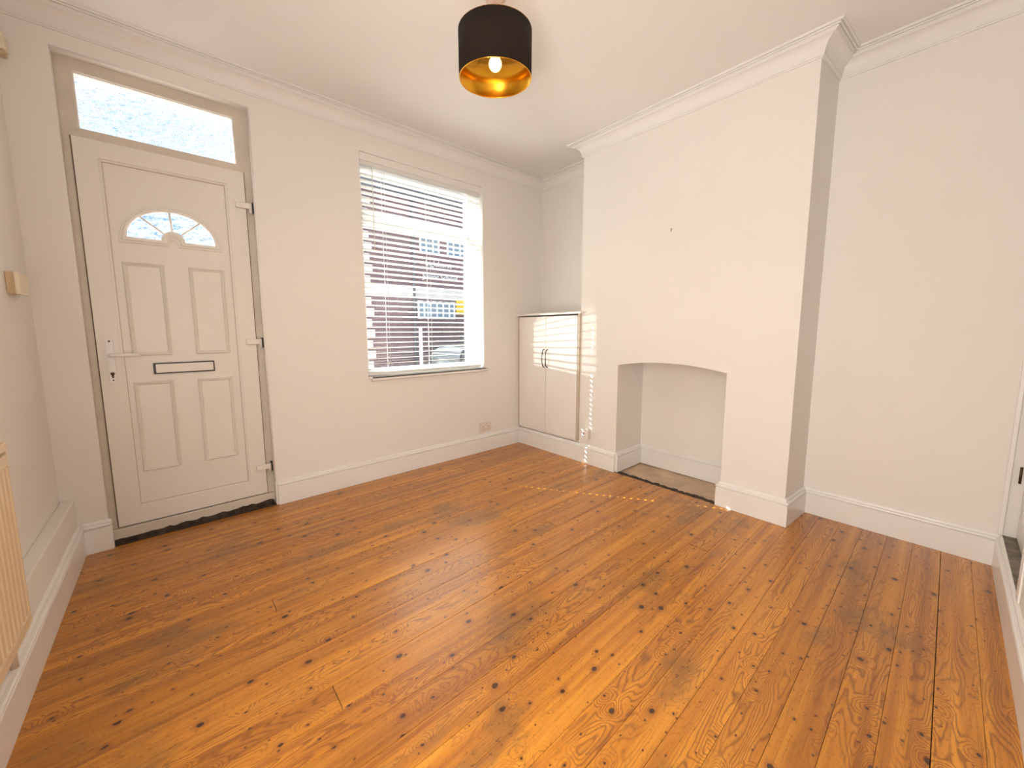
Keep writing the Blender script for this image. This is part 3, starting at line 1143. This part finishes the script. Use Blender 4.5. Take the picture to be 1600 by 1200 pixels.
# ------------------------------------------------------------------ thermostat and sensor
tm = empty('thermostat', (-3.155, -0.28, 1.312))
tag(tm, 'yellowed plastic thermostat box on the left wall above the radiator', 'thermostat')
obj('back_box', MB().box((-3.155, -0.345, 1.316), (-3.128, -0.225, 1.404), 0.002), OLDPL, tm)
obj('cover', MB().box((-3.131, -0.355, 1.312), (-3.117, -0.215, 1.402), 0.004), OLDPL2, tm)
ps = empty('corner_sensor', (-3.14, -0.02, 2.36))
tag(ps, 'small cream alarm sensor box high in the left corner', 'sensor')
obj('sensor_body', MB().box((-3.154, -0.002, 2.385), (-3.118, -0.060, 2.455), 0.006), OLDPL2, ps)
obj('sensor_lip', MB().box((-3.152, -0.004, 2.370), (-3.122, -0.052, 2.384), 0.003), OLDPL, ps)

# ------------------------------------------------------------------ raised door in the back wall
d2 = empty('door_2', (-0.02, YB - 0.06, 0.15))
struct(d2, 'white panelled door above a raised dirty threshold at the right edge', 'door')
dy = YB - 0.040
lf = MB().frame(CD0 + 0.03, CD1 - 0.004, 0.168, 2.03, 0.095, dy, dy - 0.035)
lf.box((CD0 + 0.1, dy, 1.0), (CD1 - 0.09, dy - 0.035, 1.12))
lf.box((CD0 + 0.1, dy - 0.012, 0.25), (CD1 - 0.09, dy - 0.03, 1.98))
obj('door_leaf', lf, DOORW, d2)
obj('threshold', MB().box((CD0, YB, 0.140), (CD1 - 0.002, dy - 0.04, 0.1615)), THRESH, d2)
obj('architrave', MB().box((CD1 - 0.002, YB + 0.016, 0.165), (CD1 - 0.016, YB, 2.09), 0.003)
    .box((CD0 + 0.004, YB + 0.006, 0.165), (CD0 - 0.050, YB, 2.09), 0.002), GLOSS, d2)
hh_ = obj('hinge', MB().tube([(CD1 - 0.004, YB - 0.026, 0.43), (CD1 - 0.004, YB - 0.026, 0.51)], 0.0045, 8), BRASS, d2)

# ------------------------------------------------------------------ pendant lamp
PX, PYc, PZ = -1.433, -1.382, 2.320
toc = Vector((CX - PX, CY - PYc, 0)).normalized()
ax = (Vector((0, 0, 1)) * math.cos(math.radians(4)) + toc * math.sin(math.radians(4))).normalized()
pl = empty('pendant_lamp', (PX, PYc, ZC))
tag(pl, 'ceiling pendant with brown drum shade, gold lining and a lit bulb', 'lamp')
RS, HS = 0.168, 0.190
C0 = Vector((PX, PYc, PZ))
obj('drum_shade', MB().lathe([(RS, 0), (RS, HS), (RS - 0.002, HS), (RS - 0.002, 0)], C0, ax, 64, closed=True), SHADE_OUT, pl)
obj('gold_lining', MB().lathe([(RS - 0.0025, 0.001), (RS - 0.0025, HS - 0.001), (RS - 0.0035, HS - 0.001), (RS - 0.0035, 0.001)], C0, ax, 64, closed=True), GOLD, pl)


def rim(h, r):
    a = ax.orthogonal().normalized()
    b = ax.cross(a)
    return [C0 + ax * h + (a * math.cos(q) + b * math.sin(q)) * r for q in [2 * math.pi * k / 48 for k in range(49)]]


obj('wire_ring', MB().tube(rim(0.0, RS - 0.002), 0.0022, 6, False), GOLD, pl)
obj('wire_ring', MB().tube(rim(HS, RS - 0.002), 0.0022, 6, False), GOLD, pl)
a_ = ax.orthogonal().normalized()
b_ = ax.cross(a_)
sp = MB()
hub_h = HS - 0.045
for k in range(3):
    q = 2 * math.pi * k / 3 + 0.5
    d_ = a_ * math.cos(q) + b_ * math.sin(q)
    sp.tube([C0 + ax * (HS - 0.002) + d_ * (RS - 0.004), C0 + ax * (hub_h + 0.012) + d_ * 0.11, C0 + ax * hub_h + d_ * 0.028], 0.0016, 6)
obj('shade_spider', sp, BRASS, pl)
obj('lamp_holder', MB().lathe([(0, 0.05), (0.010, 0.05), (0.014, 0.035), (0.020, 0.03), (0.020, 0.0), (0.027, -0.002), (0.027, -0.010), (0.018, -0.012), (0.018, -0.03), (0, -0.03)],
                              C0 + ax * hub_h, ax, 20), PLAST, pl)
bc = C0 + ax * (hub_h - 0.085)
obj('bulb', MB().lathe([(0.0, -0.030), (0.012, -0.0275), (0.021, -0.021), (0.027, -0.012), (0.030, 0.0), (0.028, 0.012), (0.020, 0.028), (0.014, 0.042), (0.013, 0.056), (0, 0.056)],
                       bc, ax, 24), BULB, pl)
lamp('SPOT', 'bulb_light', bc, 20.0, (1.0, 0.60, 0.24), -ax, spot_size=math.radians(165), spot_blend=0.6, shadow_soft_size=0.0345)
obj('flex', MB().tube([C0 + ax * (hub_h + 0.045), C0 + ax * (hub_h + 0.08), (PX, PYc, ZC - 0.02)], 0.0032, 8), FLEX, pl)
obj('ceiling_rose', MB().lathe([(0, -0.026), (0.012, -0.026), (0.030, -0.020), (0.042, -0.008), (0.044, 0.0), (0, 0.0)], (PX, PYc, ZC), (0, 0, 1), 28), ROSE, pl)

# ------------------------------------------------------------------ street outside
GZ = -0.12
struct(obj('ground_pavement', MB().box((-14, T, GZ - 0.1), (18, 2.4, GZ)), PAVING), 'pale concrete pavement outside the window', 'pavement')
struct(obj('ground_road', MB().box((-14, 2.4, GZ - 0.2), (18, 7.2, GZ - 0.06)), TARMAC), 'grey tarmac road across from the window', 'road')
struct(obj('ground_far_pavement', MB().box((-14, 7.2, GZ - 0.1), (18, 9.2, GZ)), PAVING), 'far pavement in front of the brick school', 'pavement')

sc = empty('school_building', (8.0, 9.0, GZ))
tag(sc, 'red brick school with white lettering seen through the blind', 'building')
FYY = 9.0
obj('brick_wall', MB().box((1.85, FYY, GZ), (16, 15, 5.45)), BRICK, sc)
for k in range(17):
    zz = GZ + 0.05 + k * 0.33
    if zz > 5.1:
        break
    ww = 0.30 if k % 2 else 0.22
    obj('quoin', MB().box((1.80, FYY - 0.04, zz), (1.85 + ww, FYY + 0.2, zz + 0.27), 0.01), STONE, sc)
obj('stone_band', MB().box((1.84, FYY - 0.05, 2.22), (16, FYY, 2.62), 0.01), STONE, sc)
obj('eaves_board', MB().box((1.6, FYY - 0.30, 5.40), (16, FYY + 0.1, 5.56)), SLATE, sc)
rf = MB()
t = bmesh.new()
vv = [t.verts.new(p) for p in ((1.5, 8.65, 5.56), (16, 8.65, 5.56), (16, 12, 8.6), (3.6, 12, 8.6), (1.5, 15, 5.56), (16, 15, 5.56))]
for q in ((0, 1, 2, 3), (0, 3, 4), (3, 2, 5, 4), (0, 4, 5, 1)):
    t.faces.new([vv[i] for i in q])
bmesh.ops.recalc_face_normals(t, faces=t.faces[:])
rf._merge(t)
obj('slate_roof', rf, SLATE, sc)
obj('drainpipe', MB().tube([(3.52, FYY - 0.06, GZ), (3.52, FYY - 0.06, 5.4)], 0.045, 8), SLATE, sc)


def school_window(x0, x1, z0, z1, nx, nz):
    wf = obj('school_window', MB().frame(x0, x1, z0, z1, 0.07, FYY - 0.03, FYY + 0.03), WHITEP, sc)
    m_ = MB()
    for k in range(1, nx):
        xx = x0 + (x1 - x0) * k / nx
        m_.box((xx - 0.03, FYY - 0.03, z0), (xx + 0.03, FYY + 0.0, z1))
    for k in range(1, nz):
        zz_ = z0 + (z1 - z0) * k / nz
        m_.box((x0, FYY - 0.028, zz_ - 0.03), (x1, FYY, zz_ + 0.03))
    obj('glazing_bars', m_, WHITEP, wf)
    obj('window_glass', MB().box((x0 + 0.05, FYY - 0.012, z0 + 0.05), (x1 - 0.05, FYY - 0.004, z1 - 0.05)), BLUEG, wf)


school_window(3.78, 4.55, 3.72, 4.80, 3, 2)
school_window(4.85, 5.95, 3.72, 4.80, 4, 2)
school_window(3.65, 5.15, 1.55, 2.16, 6, 1)
obj('yellow_notice', MB().box((5.19, FYY - 0.06, 1.72), (5.75, FYY - 0.02, 2.24), 0.01), YELLOW, sc)


def lettering(txt, x, z, size):
    cu = bpy.data.curves.new('lettering', 'FONT')
    cu.body = txt
    cu.size = size
    cu.extrude = 0.015
    tmp = bpy.data.objects.new('tmp_text', cu)
    COL.objects.link(tmp)
    dg = bpy.context.evaluated_depsgraph_get()
    me = bpy.data.meshes.new_from_object(tmp.evaluated_get(dg))
    bpy.data.objects.remove(tmp)
    me.transform(Matrix.Translation(Vector((x, FYY - 0.03, z)) - sc.location) @ Matrix.Rotation(math.radians(90), 4, 'X'))
    me.materials.clear()
    me.materials.append(WHITEP)
    o = bpy.data.objects.new('lettering', me)
    COL.objects.link(o)
    o.parent = sc
    return o


lettering('Inglehurst', 3.98, 3.34, 0.26)
lettering('Junior School', 3.86, 2.90, 0.26)

# low hedge and wall in front of the school
hg = MB()
hb_ = bmesh.new()
bmesh.ops.create_cube(hb_, size=1.0)
bmesh.ops.scale(hb_, verts=hb_.verts[:], vec=(5.2, 0.6, 0.75))
bmesh.ops.subdivide_edges(hb_, edges=hb_.edges[:], cuts=12, use_grid_fill=True)
for v in hb_.verts:
    v.co += Vector((random.uniform(-.05, .05), random.uniform(-.05, .05), random.uniform(-.05, .05)))
bmesh.ops.translate(hb_, verts=hb_.verts[:], vec=(8.9, 8.5, GZ + 0.36))
hg._merge(hb_)
tag(obj('clipped_hedge', hg, LEAF, None, loc=(8.9, 8.5, GZ)), 'low clipped green hedge at the foot of the brick school', 'hedge')

# parked dark car on the far side of the road
car = empty('parked_car', (4.7, 6.3, GZ - 0.06))
tag(car, 'dark grey hatchback parked across the road, seen through the blind', 'car')
cx0, cz0 = 3.0, GZ - 0.06
prof = [(0.10, 0.28), (0.02, 0.50), (0.05, 0.72), (0.22, 0.88), (0.95, 0.98), (1.45, 1.40), (1.80, 1.47), (2.85, 1.46), (3.35, 1.30),
        (3.72, 0.98), (3.90, 0.92), (3.95, 0.60), (3.90, 0.30), (3.55, 0.24), (0.45, 0.24)]
pb = MB().prism([(cx0 + a, cz0 + b) for a, b in prof], 1, 5.55, 7.15)
bmesh.ops.bevel(pb.bm, geom=pb.bm.edges[:], offset=0.05, segments=2, affect='EDGES')
obj('car_body', pb, CARP, car)
for (a0, a1, b0, b1) in ((1.30, 2.15, 1.36, 2.15), (2.22, 3.05, 2.22, 3.25)):
    obj('side_window', MB().prism([(cx0 + a0 - 0.18, cz0 + 1.00), (cx0 + b1 + 0.0, cz0 + 1.00), (cx0 + a1, cz0 + 1.38), (cx0 + a0 + 0.22, cz0 + 1.38)], 1, 5.53, 5.56), BLACKG, car)
for wx in (0.72, 3.15):
    for wy in (5.60, 6.94):
        wh = obj('wheel', MB().lathe([(0, 0), (0.31, 0), (0.33, 0.03), (0.33, 0.15), (0.31, 0.18), (0, 0.18)], (cx0 + wx, wy - 0.02, cz0 + 0.33), (0, 1, 0), 24), TYRE, car)
        obj('hub_cap', MB().lathe([(0, -0.01), (0.19, -0.005), (0.20, 0.01), (0, 0.01)], (cx0 + wx, wy - 0.02, cz0 + 0.33), (0, 1, 0), 18), STEEL, wh)

po = obj('street_post', MB().lathe([(0, 0), (0.042, 0), (0.042, 1.30), (0.034, 1.36), (0, 1.37)], (2.13, 6.0, GZ), (0, 0, 1), 14), WHITEP, None, loc=(2.13, 6.0, GZ))
tag(po, 'short white post standing at the roadside beyond the window', 'post')
